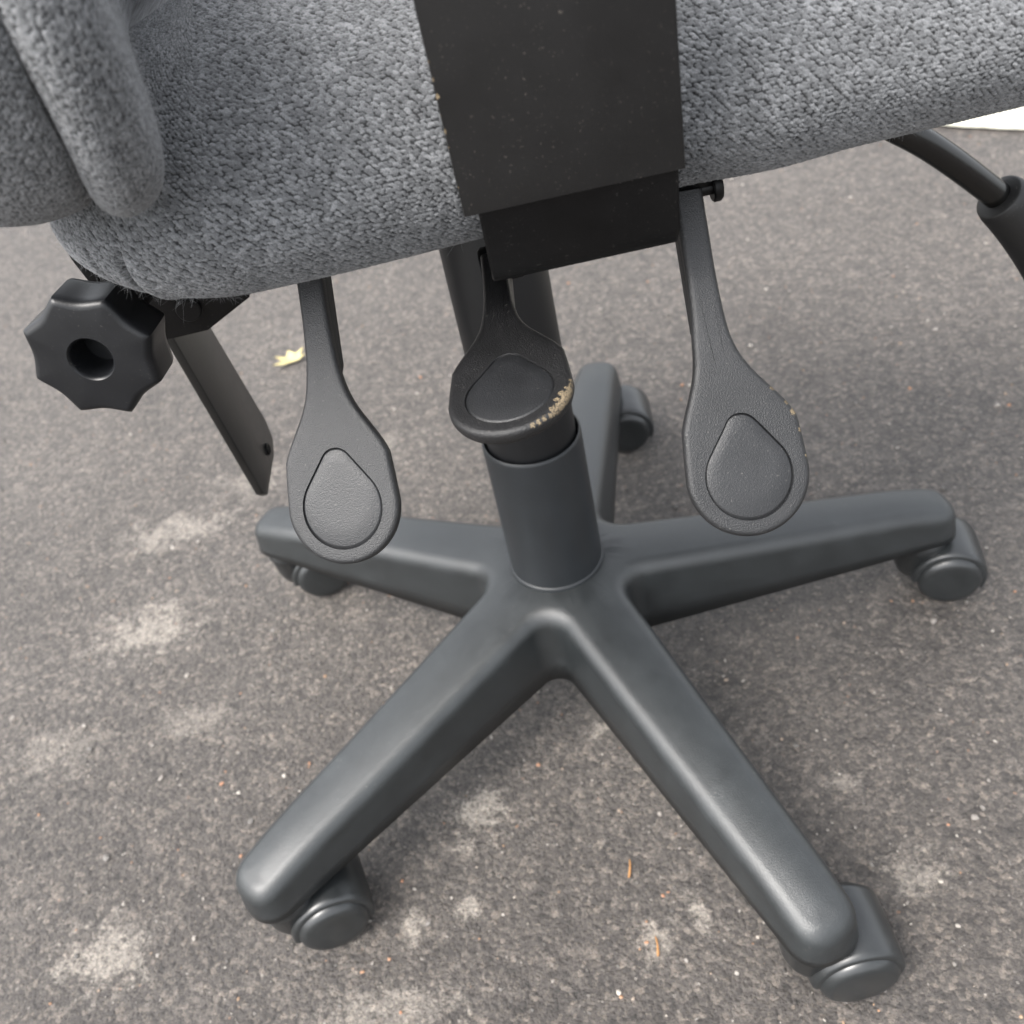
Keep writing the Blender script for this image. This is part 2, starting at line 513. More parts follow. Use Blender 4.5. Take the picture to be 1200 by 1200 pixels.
base = empty('star_base', (0, 0, 0), chair)
LEG0 = -141.24
lv, lf = leg_mesh()
leg_first = None
for k in range(5):
    if leg_first is None:
        o = mesh_obj('base_leg', lv, lf, 'base', base)
        bmm = bmesh.new()
        bmm.from_mesh(o.data)
        bmesh.ops.remove_doubles(bmm, verts=bmm.verts[:], dist=1e-6)
        bmesh.ops.recalc_face_normals(bmm, faces=bmm.faces[:])
        if sum(f.normal.z for f in bmm.faces) < 0:
            bmesh.ops.reverse_faces(bmm, faces=bmm.faces[:])
        bmm.to_mesh(o.data)
        bmm.free()
        leg_first = o
    else:
        o = leg_first.copy()
        col.objects.link(o)
        o.parent = base
    o.rotation_euler = (0, 0, R(LEG0 + 72 * k))
hb = bmesh.new()
lathe(hb, [(0.0, 0.062), (0.032, 0.062), (0.034, 0.066), (0.034, 0.110), (0.0, 0.110)], 40)
bm_obj('hub', hb, 'base', base)

# ---- casters
def make_caster():
    root = empty('caster', (0, 0, 0), chair)
    Y = Vector((0, 1, 0))
    rw = 0.0240
    cxo = 0.021                                      # trail from the swivel stem to the axle
    # hood: a shell over the upper half of the two wheels, running down at the trailing end, closed towards the stem
    hb_ = bmesh.new()
    ro = rw + 0.0042
    prof = []
    a_start, a_end = R(-22), R(182)
    N = 34
    rows = []
    ys = [-0.0225, -0.0215, -0.0185, -0.007, 0.007, 0.0185, 0.0215, 0.0225]
    dr = [-0.0022, -0.0006, 0.0, 0.0004, 0.0004, 0.0, -0.0006, -0.0022]
    for i in range(N + 1):
        a = a_start + (a_end - a_start) * i / N
        rows.append([hb_.verts.new((cxo + (ro + d) * math.cos(a), y, rw + (ro + d) * math.sin(a))) for y, d in zip(ys, dr)])
    inner = []
    for i in range(N + 1):
        a = a_start + (a_end - a_start) * i / N
        inner.append([hb_.verts.new((cxo + (ro - 0.006) * math.cos(a), y, rw + (ro - 0.006) * math.sin(a))) for y in (ys[0], ys[-1])])
    for i in range(N):
        for j in range(len(ys) - 1):
            hb_.faces.new((rows[i][j], rows[i + 1][j], rows[i + 1][j + 1], rows[i][j + 1]))
        hb_.faces.new((rows[i][0], inner[i][0], inner[i + 1][0], rows[i + 1][0]))
        hb_.faces.new((rows[i][-1], rows[i + 1][-1], inner[i + 1][1], inner[i][1]))
    for i in (0, N):
        hb_.faces.new(rows[i] + [inner[i][1], inner[i][0]])
    bm_obj('hood', hb_, 'caster', root, 50)
    # swivel boss between the wheels, with a rounded nose
    sb = bmesh.new()
    lathe(sb, [(0.0, 0.014), (0.009, 0.015), (0.0155, 0.020), (0.0185, 0.030), (0.0193, 0.047), (0.0205, 0.0485), (0.0205, 0.0565), (0.0195, 0.0575), (0.006, 0.0580), (0.006, 0.078), (0, 0.078)], 36)
    bm_obj('swivel_stem', sb, 'caster', root, 50)
    # bridge from the boss to the hood
    bb = bmesh.new()
    prism(bb, [(-0.004, -0.0125), (0.030, -0.0125), (0.030, 0.0125), (-0.004, 0.0125)], 0.016, 0.046, bevel=0.003)
    bm_obj('yoke', bb, 'caster', root, 50)
    for s in (-1, 1):
        wb = bmesh.new()
        M = axis_matrix((cxo, s * 0.0135, rw), (0, s, 0), (1, 0, 0))
        lathe(wb, [(0.0, -0.011), (rw - 0.004, -0.011), (rw - 0.0006, -0.009), (rw, -0.005), (rw, 0.0088), (rw - 0.0007, 0.0106), (rw - 0.0024, 0.0126), (rw - 0.0042, 0.0136),
                   (rw - 0.007, 0.0141), (rw - 0.016, 0.0145), (0, 0.0146)], 48, M)
        bm_obj('wheel', wb, 'caster', root, 50)
    return root

def copy_tree(o, parent):
    c = o.copy()
    col.objects.link(c)
    c.parent = parent
    for ch in list(o.children):
        copy_tree(ch, c)
    return c

caster0 = make_caster()
# swivel heading of each caster (direction of trail from stem to axle)
HEAD = [16, 2, -13, -6, 10]
for k in range(5):
    c_ = caster0 if k == 0 else copy_tree(caster0, chair)
    a = R(LEG0 + 72 * k)
    c_.location = ((TIP - 0.001) * math.cos(a), (TIP - 0.001) * math.sin(a), 0)
    c_.rotation_euler = (0, 0, R(HEAD[k]))

# ---- column
sb = bmesh.new()
lathe(sb, [(0.0318, 0.118), (0.0340, 0.118), (0.0350, 0.1250), (0.0352, 0.1285), (0.0346, 0.1296), (0.0337, 0.1300), (0.0330, 0.2420), (0.0327, 0.2440), (0.0318, 0.2447), (0.0311, 0.2443), (0.0307, 0.2425), (0.0305, 0.22)], 72)
bm_obj('column_sleeve', sb, 'sleeve', chair, 60)
sb = bmesh.new()
lathe(sb, [(0, 0.15), (0.0298, 0.15), (0.0295, 0.30), (0.0288, 0.43), (0.0275, 0.432), (0, 0.432)], 72)
bm_obj('column', sb, 'column', chair, 60)

# ---- under-seat mechanism
mb = bmesh.new()
prism(mb, [(-0.11, -0.055), (0.12, -0.055), (0.12, 0.055), (-0.11, 0.055)], 0.436, 0.462, bevel=0.004)
bm_obj('mechanism_box', mb, 'steel', chair)

# ---- cushions -------------------------------------------------------------
def weave(u, v, du, dv, seed, slant=0.0, jitter=0.24):
    """rounded wool loops on a jittered running-bond lattice (metres); returns height 0..1 and the loop tone of each point"""
    r = np.random.default_rng(seed)
    nx, ny = int((u.max() - u.min()) / du) + 8, int((v.max() - v.min()) / dv) + 8
    jx = r.uniform(-jitter, jitter, (nx, ny)) * du
    jy = r.uniform(-jitter, jitter, (nx, ny)) * dv
    size = r.uniform(0.45, 0.85, (nx, ny))
    ang = r.uniform(-0.28, 0.28, (nx, ny)) + slant
    tone = r.uniform(0, 1, (nx, ny))
    u0, v0 = u - u.min() + 3 * du, v - v.min() + 3 * dv
    best = np.full(u.shape, -1.0)
    tn = np.zeros(u.shape)
    jy0 = np.floor(v0 / dv).astype(int)
    for b in (-1, 0, 1):
        jj = jy0 + b
        sh = (jj % 2) * 0.5 * du
        ix0 = np.floor((u0 - sh) / du).astype(int)
        for a in (-1, 0, 1):
            ii = np.clip(ix0 + a, 0, nx - 1)
            jc = np.clip(jj, 0, ny - 1)
            cu = (ix0 + a + 0.5) * du + sh + jx[ii, jc]
            cv = (jj + 0.5) * dv + jy[ii, jc]
            x, y = u0 - cu, v0 - cv
            c, s = np.cos(ang[ii, jc]), np.sin(ang[ii, jc])
            x, y = x * c + y * s, -x * s + y * c
            h = 1 - ((x / (0.74 * du)) ** 2 + (y / (0.76 * dv)) ** 2) / size[ii, jc]
            m = h > best
            best = np.where(m, h, best)
            tn = np.where(m, tone[ii, jc], tn)
    return np.sqrt(np.clip(best, 0, 1)), tn

def smooth_noise(u, v, cell, seed):
    r = np.random.default_rng(seed)
    nx, ny = int((u.max() - u.min()) / cell) + 4, int((v.max() - v.min()) / cell) + 4
    t = r.uniform(-1, 1, (nx, ny))
    x, y = (u - u.min()) / cell + 1, (v - v.min()) / cell + 1
    i, j = np.floor(x).astype(int), np.floor(y).astype(int)
    fx, fy = x - i, y - j
    fx, fy = fx * fx * (3 - 2 * fx), fy * fy * (3 - 2 * fy)
    i, j = np.clip(i, 0, nx - 2), np.clip(j, 0, ny - 2)
    return (t[i, j] * (1 - fx) + t[i + 1, j] * fx) * (1 - fy) + (t[i, j + 1] * (1 - fx) + t[i + 1, j + 1] * fx) * fy

def rounded_rect(x0, x1, y0, y1, r, s):
    """points and outward normals at arc lengths s along a rounded rectangle, starting at (x1 - r, y0) and running to -x first"""
    lx, ly, q = (x1 - x0) - 2 * r, (y1 - y0) - 2 * r, math.pi * r / 2
    L = 2 * lx + 2 * ly + 4 * q
    s = np.mod(s, L)
    P = np.zeros((len(s), 2)); Nn = np.zeros((len(s), 2))
    segs = [(lx, 'l', (x1 - r, y0), (-1, 0), (0, -1)), (q, 'a', (x0 + r, y0 + r), -90, None), (ly, 'l', (x0, y0 + r), (0, 1), (-1, 0)), (q, 'a', (x0 + r, y1 - r), -180, None),
            (lx, 'l', (x0 + r, y1), (1, 0), (0, 1)), (q, 'a', (x1 - r, y1 - r), 90, None), (ly, 'l', (x1, y1 - r), (0, -1), (1, 0)), (q, 'a', (x1 - r, y0 + r), 0, None)]
    p = 0.0
    for ln, k, c, d, nn in segs:
        m = (s >= p) & (s <= p + ln + 1e-12)
        t = s[m] - p
        if k == 'l':
            P[m] = np.array(c) + t[:, None] * np.array(d)
            Nn[m] = nn
        else:
            a = np.radians(d) - t / r
            Nn[m] = np.stack([np.cos(a), np.sin(a)], 1)
            P[m] = np.array(c) + r * Nn[m]
        p += ln
    return P, Nn, L

def cushion(name, rect, corner, prof, dense_s, step, amp, cell, mapping, seed, parent, lump=0.0012, prof_dense=None, extra=None, slant=0.0, cap=None, fold=None):
    """padded fabric body: outline (rounded rectangle) x profile (inset, height); real loop relief where dense"""
    x0, x1, y0, y1 = rect
    _, _, L = rounded_rect(x0, x1, y0, y1, corner, np.zeros(1))
    sa, sb_ = dense_s
    s = np.concatenate([np.arange(sa, sb_, step), np.arange(sb_, L + sa, 0.01)])
    P, Nn, _ = rounded_rect(x0, x1, y0, y1, corner, s)
    pr = catmull(prof, 60)
    d = np.concatenate([[0], np.cumsum(np.linalg.norm(np.diff(pr, axis=0), axis=1))])
    pd0, pd1 = prof_dense if prof_dense else (0, d[-1])
    pd1 = min(pd1, d[-1] - step)
    t = np.concatenate([np.arange(0, pd0, 0.006), np.arange(pd0, pd1, step), np.arange(pd1, d[-1], 0.006), [d[-1]]])
    o = np.interp(t, d, pr[:, 0]); z = np.interp(t, d, pr[:, 1])
    nu, nv = len(s), len(t)
    A = P[:, None, :] - Nn[:, None, :] * o[None, :, None]
    G = np.concatenate([A, np.broadcast_to(z[None, :, None], (nu, nv, 1))], 2)
    if cap:                                          # carry the top on towards the middle line
        ln, rise, xa, xb, dn = cap
        tc_ = np.concatenate([np.arange(step, dn, step), np.arange(dn, ln, 0.006)])
        q = (tc_ / ln)[None, :, None] * 0.96
        E0 = G[:, -1:, :]
        spn = np.concatenate([np.clip(E0[..., :1], xa, xb), 0 * E0[..., :1], E0[..., 2:] + rise], 2)
        G = np.concatenate([G, E0 + (spn - E0) * q + np.array([0, 0, 1.0]) * (rise * (2 * q - q * q) - rise * q)], 1)
        t = np.concatenate([t, t[-1] + tc_])
        pd1 = t[-1] - (ln - dn)
        nv = len(t)
    S, T = np.meshgrid(s, t, indexing='ij')
    if extra is not None:
        G = extra(G, S, T)
    G = mapping(G)
    du = np.roll(G, -1, 0) - np.roll(G, 1, 0)
    dv = np.gradient(G, axis=1)
    N = np.cross(du, dv)
    N /= np.linalg.norm(N, axis=2)[..., None] + 1e-12
    cen = G.reshape(-1, 3).mean(0)
    if np.mean(np.sum(N * (G - cen), 2)) < 0:
        N = -N
    h, tone = weave(S, T, cell[0], cell[1], seed, slant)
    mask = np.clip((S - sa) / 0.01, 0, 1) * np.clip((sb_ - S) / 0.01, 0, 1) * np.clip((T - pd0) / 0.004, 0, 1) * np.clip((pd1 - T) / 0.004, 0, 1)
    if fold is not None:
        G = G + N * fold(S, T)[..., None]
    fuzz = smooth_noise(S, T, 0.0007, seed + 5) * 0.25
    big = smooth_noise(S, T, 0.035, seed + 9)
    G = G + N * ((h + fuzz) * amp * mask + big * lump)[..., None]
    yarn_gap_shade = np.clip(0.16 + 0.26 * tone + 0.45 * np.clip((h - 0.15) / 0.4, 0, 1), 0, 1)  # random tone per loop, plus shade painted into the gaps between loops
    V = G.reshape(-1, 3)
    F = np.empty((nu * (nv - 1), 4), dtype=np.int32)
    I, J = np.meshgrid(np.arange(nu), np.arange(nv - 1), indexing='ij')
    I2 = (I + 1) % nu
    F[:, 0] = (I * nv + J).ravel(); F[:, 1] = (I2 * nv + J).ravel(); F[:, 2] = (I2 * nv + J + 1).ravel(); F[:, 3] = (I * nv + J + 1).ravel()
    # close both ends with a fan to the middle
    c0, c1 = V.reshape(nu, nv, 3)[:, 0].mean(0), V.reshape(nu, nv, 3)[:, -1].mean(0)
    V = np.vstack([V, c0, c1])
    ia = np.arange(nu); ib = (ia + 1) % nu
    tri0 = np.stack([ia * nv, np.full(nu, nu * nv), ib * nv], 1)
    tri1 = np.stack([ib * nv + nv - 1, np.full(nu, nu * nv + 1), ia * nv + nv - 1], 1)
    me = bpy.data.meshes.new(name)
    nq, ntri = len(F), len(tri0) + len(tri1)
    me.vertices.add(len(V)); me.vertices.foreach_set('co', V.astype(np.float32).ravel())
    loops = np.concatenate([F.ravel(), tri0.ravel(), tri1.ravel()]).astype(np.int32)
    me.loops.add(len(loops)); me.loops.foreach_set('vertex_index', loops)
    me.polygons.add(nq + ntri)
    starts = np.concatenate([np.arange(nq) * 4, nq * 4 + np.arange(ntri) * 3]).astype(np.int32)
    me.polygons.foreach_set('loop_start', starts)
    me.update(calc_edges=True)
    me.validate()
    me.polygons.foreach_set('use_smooth', np.ones(nq + ntri, dtype=bool))
    a = me.attributes.new('yarn_gap_shade', 'FLOAT', 'POINT')
    a.data.foreach_set('value', np.concatenate([yarn_gap_shade.ravel(), [0.5, 0.5]]).astype(np.float32))
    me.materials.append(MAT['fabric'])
    ob = bpy.data.objects.new(name, me)
    col.objects.link(ob)
    ob.parent = parent
    return ob, G, N, S, T, mask

# seat: plan outline in x, y; profile = (inset from outline, height)
SEAT = dict(x0=-0.173, x1=0.30, y0=-0.176, y1=0.176, r=0.085)
seat_prof = [(0.084, 0.4605), (0.060, 0.4600), (0.036, 0.4610), (0.016, 0.4690), (0.004, 0.4810), (0.0, 0.4940), (0.004, 0.5090), (0.015, 0.5255), (0.038, 0.5420), (0.084, 0.5580)]
lx = (SEAT['x1'] - SEAT['x0']) - 2 * SEAT['r']
def seat_extra(G, S, T):
    # the top goes on to the middle as a shallow crown, the rear pulls up a little under the backrest
    # the front lifts slightly
    G = G.copy()
    G[..., 2] += 0.10 * np.clip(G[..., 0] - 0.08, 0, 1) ** 2 - 0.0035 * np.clip((0.06 - G[..., 0]) / 0.12, 0, 1)
    return G
def seat_fold(S, T):
    # two pulled creases where the cover is tucked round the rear corner
    w_ = np.clip((T - 0.045) / 0.012, 0, 1) * np.clip((0.112 - T) / 0.02, 0, 1)
    c1 = lx + 0.052 - 0.30 * (T - 0.08)
    c2 = lx + 0.066 - 0.15 * (T - 0.08)
    return -w_ * (0.0030 * np.exp(-((S - c1) / 0.0020) ** 2) + 0.0016 * np.exp(-((S - c2) / 0.0018) ** 2)) + w_ * 0.0012 * np.exp(-((S - c1 + 0.006) / 0.004) ** 2)
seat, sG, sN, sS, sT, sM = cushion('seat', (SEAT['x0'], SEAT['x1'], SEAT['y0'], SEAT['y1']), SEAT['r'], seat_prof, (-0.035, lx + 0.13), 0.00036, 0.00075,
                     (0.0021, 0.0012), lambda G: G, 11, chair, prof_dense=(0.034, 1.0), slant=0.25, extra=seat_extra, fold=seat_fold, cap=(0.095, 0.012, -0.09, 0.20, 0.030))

# backrest: outline in y, z; profile = (inset, thickness offset in x); wings curve forward
def back_map(G):
    y, z, x = G[..., 0], G[..., 1], G[..., 2]
    return np.stack([x - 0.0110 + 0.9 * (y * y - 0.05), y, z], -1)
BR = dict(x0=-0.226, x1=0.226, y0=0.507, y1=0.68, r=0.066)
lxb = (BR['x1'] - BR['x0']) - 2 * BR['r']
front_prof = [(0.064, -0.097), (0.030, -0.0972), (0.0085, -0.0970), (0.0025, -0.0950), (0.0, -0.0895), (0.001, -0.084), (0.005, -0.0770), (0.014, -0.0722), (0.034, -0.0690), (0.064, -0.068)]
rear_prof = [(0.074, -0.160), (0.040, -0.158), (0.016, -0.150), (0.004, -0.138), (0.0, -0.122), (0.0005, -0.108), (0.0030, -0.0998), (0.009, -0.0972), (0.040, -0.097), (0.074, -0.097)]
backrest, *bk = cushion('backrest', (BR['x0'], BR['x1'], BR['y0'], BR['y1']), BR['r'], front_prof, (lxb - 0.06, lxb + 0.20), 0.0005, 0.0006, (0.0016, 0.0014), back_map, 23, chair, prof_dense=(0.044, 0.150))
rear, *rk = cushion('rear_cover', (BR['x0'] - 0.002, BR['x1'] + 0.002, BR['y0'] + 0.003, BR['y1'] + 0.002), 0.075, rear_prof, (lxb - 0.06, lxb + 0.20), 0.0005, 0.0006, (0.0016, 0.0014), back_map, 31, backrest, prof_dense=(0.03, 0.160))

def fibres(name, parent, G, N, mask, count, lim, seed, length=(0.0012, 0.0035)):
    r = np.random.default_rng(seed)
    ok = np.argwhere((mask > 0.6) & lim(G))
    pick = ok[r.integers(0, len(ok), count)]
    V, F = [], []
    for i, j in pick:
        p, n = G[i, j], N[i, j]
        d = n + r.normal(0, 0.9, 3)
        if d @ n < 0.1:
            d = d + n * (0.2 - d @ n)
        d /= np.linalg.norm(d)
        ln = r.uniform(*length) * (2.2 if r.uniform() < 0.04 else 1.0)
        bendv = r.normal(0, 0.7, 3)
        side = np.cross(d, r.normal(0, 1, 3)); side /= np.linalg.norm(side)
        wd = 0.000035
        b = len(V)
        for q in range(5):
            t = q / 4
            c = p + d * ln * t + bendv * ln * t * t * 0.7
            ww = wd * (1 - 0.6 * t)
            s2 = np.cross(side, d)
            for a in range(3):
                an = 2.094 * a
                V.append(c + (side * math.cos(an) + s2 * math.sin(an)) * ww)
        for q in range(4):
            for a in range(3):
                a2 = (a + 1) % 3
                F.append((b + q * 3 + a, b + q * 3 + a2, b + q * 3 + 3 + a2, b + q * 3 + 3 + a))
    o = mesh_obj(name, np.array(V), F, 'fibre', parent)
    o['kind'] = 'stuff'
    return o
fibres('loose_fibres', seat, sG, sN, sM, 5200, lambda G: (G[..., 0] < 0.26) & (G[..., 1] < -0.02), 3, (0.0008, 0.0022))
fibres('loose_fibres', seat, sG, sN, sM, 1000, lambda G: (G[..., 0] < -0.09) & (G[..., 2] < 0.51), 4, (0.0012, 0.0034))
fibres('loose_fibres', backrest, bk[0], bk[1], bk[4], 3500, lambda G: (G[..., 1] < -0.1) & (G[..., 2] < 0.62), 5)
fibres('loose_fibres', backrest, rk[0], rk[1], rk[4], 3500, lambda G: (G[..., 1] < -0.1) & (G[..., 2] < 0.62), 6)

# ---- armrest support: wide flat bar bent under the seat, plate sleeve over its upright
ab = bmesh.new()
path = [(-0.1950, 0.62), (-0.1945, 0.50), (-0.1915, 0.480), (-0.1886, 0.4650), (-0.1876, 0.4612), (-0.1850, 0.4590), (-0.1810, 0.4582), (-0.160, 0.4570), (-0.05, 0.4560)]
P2 = np.array([(-0.1950, 0.62), (-0.1945, 0.500), (-0.1882, 0.4690), (-0.1872, 0.4660), (-0.1855, 0.4638), (-0.1828, 0.4624), (-0.1790, 0.4618), (-0.160, 0.4590), (-0.120, 0.4560), (-0.05, 0.4560)])
th = 0.006
sg = np.diff(P2, axis=0); sg /= np.linalg.norm(sg, axis=1)[:, None]
tg = np.vstack([sg[:1], sg[:-1] + sg[1:], sg[-1:]]); tg /= np.linalg.norm(tg, axis=1)[:, None]
nn = np.stack([-tg[:, 1], tg[:, 0]], 1)
outl = [tuple(p + n * th / 2) for p, n in zip(P2, nn)] + [tuple(p - n * th / 2) for p, n in zip(P2[::-1], nn[::-1])]
prism(ab, outl, -0.0022, 0.0652, Matrix(((0, 0, 1, 0), (1, 0, 0, 0), (0, 1, 0, 0), (0, 0, 0, 1))), bevel=0.0012)
arm_bar = bm_obj('armrest_bar', ab, 'steel', chair, 40)
ab = bmesh.new()
prism(ab, [(-0.0070, 0.4935), (0.0665, 0.4935), (0.0665, 0.66), (-0.0085, 0.66)], 0.1905, 0.2005, Matrix(((1, 0, 0, 0), (0, 0, -1, 0), (0, 1, 0, 0), (0, 0, 0, 1))), bevel=0.0011)
MAT['plate'] = plastic('powder_coated_plate', (0.0062, 0.0060, 0.0060), 0.52, grain=900, bump=0.10, dust=0.6, dust_col=(0.16, 0.14, 0.12), spec=0.35,
                       chips=[(-0.0074 - 0.00001 * k, -0.2003, 0.517 + 0.0052 * k, (0.0006, 0.0009, 0.0005, 0.0011, 0.0007, 0.0006)[k]) for k in range(6)] + [(-0.0071, -0.2003, 0.5040, 0.0007)])
bm_obj('upright_plate', ab, 'plate', arm_bar, 40)

# ---- paddle levers
def paddle_shape(stem_len):
    side = [(-stem_len, 0.0056), (0.0, 0.0056), (0.012, 0.0056), (0.024, 0.0060), (0.034, 0.0068), (0.044, 0.0086), (0.052, 0.0116), (0.059, 0.0156), (0.066, 0.0197), (0.0715, 0.0222)]
    sp = catmull(side, 6)
    low = catmull([(0.0715, 0.0222), (0.080, 0.0230), (0.090, 0.0237)], 5)[1:]
    arc = [(0.0913 + 0.0239 * math.sin(t), 0.0238 * math.cos(t)) for t in np.linspace(0.05, math.pi / 2, 18)]
    h = np.vstack([sp, low, arc])
    return np.vstack([h, (h * [1, -1])[::-1][1:]])

def teardrop(angles, c, r1, s1, r0, s0):
    """distance from centre c to the teardrop border (circle r1 at s1, circle r0 at s0, tangents) for each direction"""
    res = []
    for a in angles:
        lo, hi = 0.0, 0.06
        for _ in range(40):
            m = (lo + hi) / 2
            x, y = c + m * math.cos(a), abs(m * math.sin(a))
            # signed distance to the rounded cone
            L = s1 - s0
            sn = (r1 - r0) / L
            cs = math.sqrt(1 - sn * sn)
            px, py = x - s0, y
            k = px * cs + 0 + py * 0
            t = px + py * sn / cs
            if t < 0: dd = math.hypot(px, py) - r0
            elif t > L: dd = math.hypot(px - L, py) - r1
            else: dd = (py * cs - px * sn) - r0
            if dd < 0: lo = m
            else: hi = m
        res.append(lo)
    return np.array(res)

def make_paddle(o, psi, de, ro, dish, shift, mat, inset_mat, stem_up=0.0, boss_back=0.0, stem_len=0.004):
    psi, de, ro = R(psi), R(de), R(ro)
    s = Vector((math.sin(psi) * math.cos(de), -math.cos(psi) * math.cos(de), -math.sin(de)))
    w = Vector((math.cos(psi), math.sin(psi), 0))
    n = w.cross(-s)
    w2 = w * math.cos(ro) + n * math.sin(ro)
    n2 = n * math.cos(ro) - w * math.sin(ro)
    root = empty('paddle_lever', (0, 0, 0), chair)
    root.matrix_local = Matrix(((s.x, w2.x, n2.x, o[0]), (s.y, w2.y, n2.y, o[1]), (s.z, w2.z, n2.z, o[2]), (0, 0, 0, 1)))
    O = paddle_shape(stem_len)
    c = 0.084
    tg = np.gradient(O, axis=0)
    tg[0] = (1, 0.0); tg[-1] = (-1, 0.0)
    tg /= np.linalg.norm(tg, axis=1)[:, None]
    nr = np.stack([-tg[:, 1], tg[:, 0]], 1)
    ang = np.arctan2(O[:, 1], O[:, 0] - c)
    td = teardrop(ang, c, 0.0168, 0.0920, 0.0066, 0.0745)
    dirs = np.stack([np.cos(ang), np.sin(ang)], 1)
    def bend(P, z):
        x, y = P[:, 0], P[:, 1]
        k = np.clip((0.075 - x) / 0.04, 0, 1); k = k * k * (3 - 2 * k)
        zz = z + dish * ((x - c) ** 2 + y ** 2 * 1.6) * np.clip((x - 0.045) / 0.03, 0, 1) + stem_up * np.clip((0.05 - x) / 0.05, 0, 1.2) ** 2
        return np.column_stack([x, y + shift * k, zz])
    top, thk = 0.0, 0.0062
    rd = 0.0021
    loops = []
    und = O + nr * 0.0
    loops.append(bend(O - nr * 0.0022, np.full(len(O), -thk)))
    loops.append(bend(O - nr * 0.0006, np.full(len(O), -thk + 0.0006)))
    loops.append(bend(O, np.full(len(O), -thk + 0.0022)))
    for f in np.linspace(0, math.pi / 2, 6):
        loops.append(bend(O - nr * rd * (1 - math.cos(f)), np.full(len(O), -rd * (1 - math.sin(f)))))
    inn = O - nr * rd
    out_t = np.array([c, 0]) + dirs * (td + 0.0003)[:, None]
    for t in (0.35, 0.7, 1.0):
        loops.append(bend(inn + (out_t - inn) * t, np.zeros(len(O))))
    loops.append(bend(np.array([c, 0]) + dirs * td[:, None], np.full(len(O), -0.0009)))
    V = np.concatenate(loops); m = len(loops); nO = len(O)
    F = []
    for i in range(m - 1):
        for j in range(nO):
            j2 = (j + 1) % nO
            F.append((i * nO + j, i * nO + j2, (i + 1) * nO + j2, (i + 1) * nO + j))
    # underside
    cb = len(V)
    V = np.vstack([V, bend(np.array([[c, 0.0]]), np.array([-thk]))])
    for j in range(nO):
        F.append((j, cb, (j + 1) % nO))
    bm = bmesh.new()
    vs = [bm.verts.new(v) for v in V]
    for f in F:
        bm.faces.new([vs[k] for k in f])
    bmesh.ops.recalc_face_normals(bm, faces=bm.faces[:])
    blade = bm_obj('blade', bm, mat, root, 50)
    # smooth inset, a shallow panel inside the moulded outline
    loops = []
    for q, z in ((1.0, -0.0009), (0.985, -0.0007), (0.965, -0.0003), (0.945, -0.00015), (0.6, -0.00015), (0.3, -0.00015)):
        loops.append(bend(np.array([c, 0]) + dirs * (td * q)[:, None], np.full(nO, z)))
    V = np.concatenate(loops); m = len(loops)
    F = [(i * nO + j, i * nO + (j + 1) % nO, (i + 1) * nO + (j + 1) % nO, (i + 1) * nO + j) for i in range(m - 1) for j in range(nO)]
    V = np.vstack([V, bend(np.array([[c, 0.0]]), np.array([-0.00015]))])
    F += [((m - 1) * nO + j, (m - 1) * nO + (j + 1) % nO, m * nO) for j in range(nO)]
    bm = bmesh.new()
    vs = [bm.verts.new(v) for v in V]
    for f in F:
        bm.faces.new([vs[k] for k in f])
    bm_obj('thumb_inset', bm, inset_mat, root, 60)
    # neck web under the stem and pivot boss
    bm = bmesh.new()
    zt = stem_up
    prism(bm, [(-0.016, shift - 0.0052), (0.034, shift - 0.0052), (0.050, shift * 0.7), (0.034, shift + 0.0052), (-0.016, shift + 0.0052)], -0.0135, -0.0045, bevel=0.0012)
    bm_obj('neck_web', bm, mat, root, 50)
    bm = bmesh.new()
    lathe(bm, [(0, -0.0095), (0.0075, -0.0095), (0.0085, -0.008), (0.0085, 0.008), (0.0075, 0.0095), (0, 0.0095)], 32, axis_matrix((-0.014 - boss_back, shift + 0.002, -0.007), (0, 1, 0)))
    bm_obj('pivot_boss', bm, 'steel', root, 50)
    return root

MAT['lever_worn'] = plastic('grained_black_plastic_bare_edge', (0.0065, 0.0065, 0.007), 0.42, grain=1700, bump=0.85, dust=0.8,
                            chips=[(0.0913 + 0.0228 * math.sin(t), 0.0227 * math.cos(t), -0.0008, 0.0019 if 0.25 < t < 0.85 else 0.0012) for t in np.linspace(0.08, 1.25, 12)] + [(0.1030, 0.0170, 0.0, 0.0013), (0.1000, 0.0190, 0.0, 0.0014)])
MAT['lever_chipped'] = plastic('grained_black_plastic_chipped', (0.0105, 0.011, 0.012), 0.40, grain=1700, bump=0.85, dust=0.7,
                               chips=[(0.0600, 0.0148, -0.0003, 0.0015), (0.0630, 0.0170, -0.0003, 0.0010), (0.0665, 0.0188, -0.0003, 0.0012), (0.0705, 0.0208, -0.0003, 0.0016), (0.055, 0.0120, -0.0003, 0.0010), (0.078, 0.0224, -0.0004, 0.0011), (0.088, 0.0232, -0.0004, 0.0009)])
make_paddle((-0.0741, -0.1424, 0.4551), -6.4, 49.6, 5.2, 0.0, -0.0005, 'lever', 'lever_inset')
make_paddle((0.0016, -0.1149, 0.4290), -4.0, 1.4, 4.1, 0.45, -0.002, 'lever_worn', 'lever_inset', 0.004)
make_paddle((0.0815, -0.1684, 0.4505), -3.3, 49.9, -5.9, 0.0, -0.0055, 'lever_chipped', 'lever_inset', boss_back=0.012, stem_len=0.018)

# bolt beside the lever nearest the seat front
bb = bmesh.new()
lathe(bb, [(0, 0.0), (0.0028, 0.0), (0.0028, 0.008), (0.0052, 0.008), (0.0058, 0.0086), (0.0058, 0.0108), (0.0050, 0.0118), (0, 0.0120)], 28, axis_matrix((0.0785, -0.152, 0.4615), (1, 0, 0.0), (0, 1, 0)))
bm_obj('pivot_bolt', bb, 'steel', chair, 40)

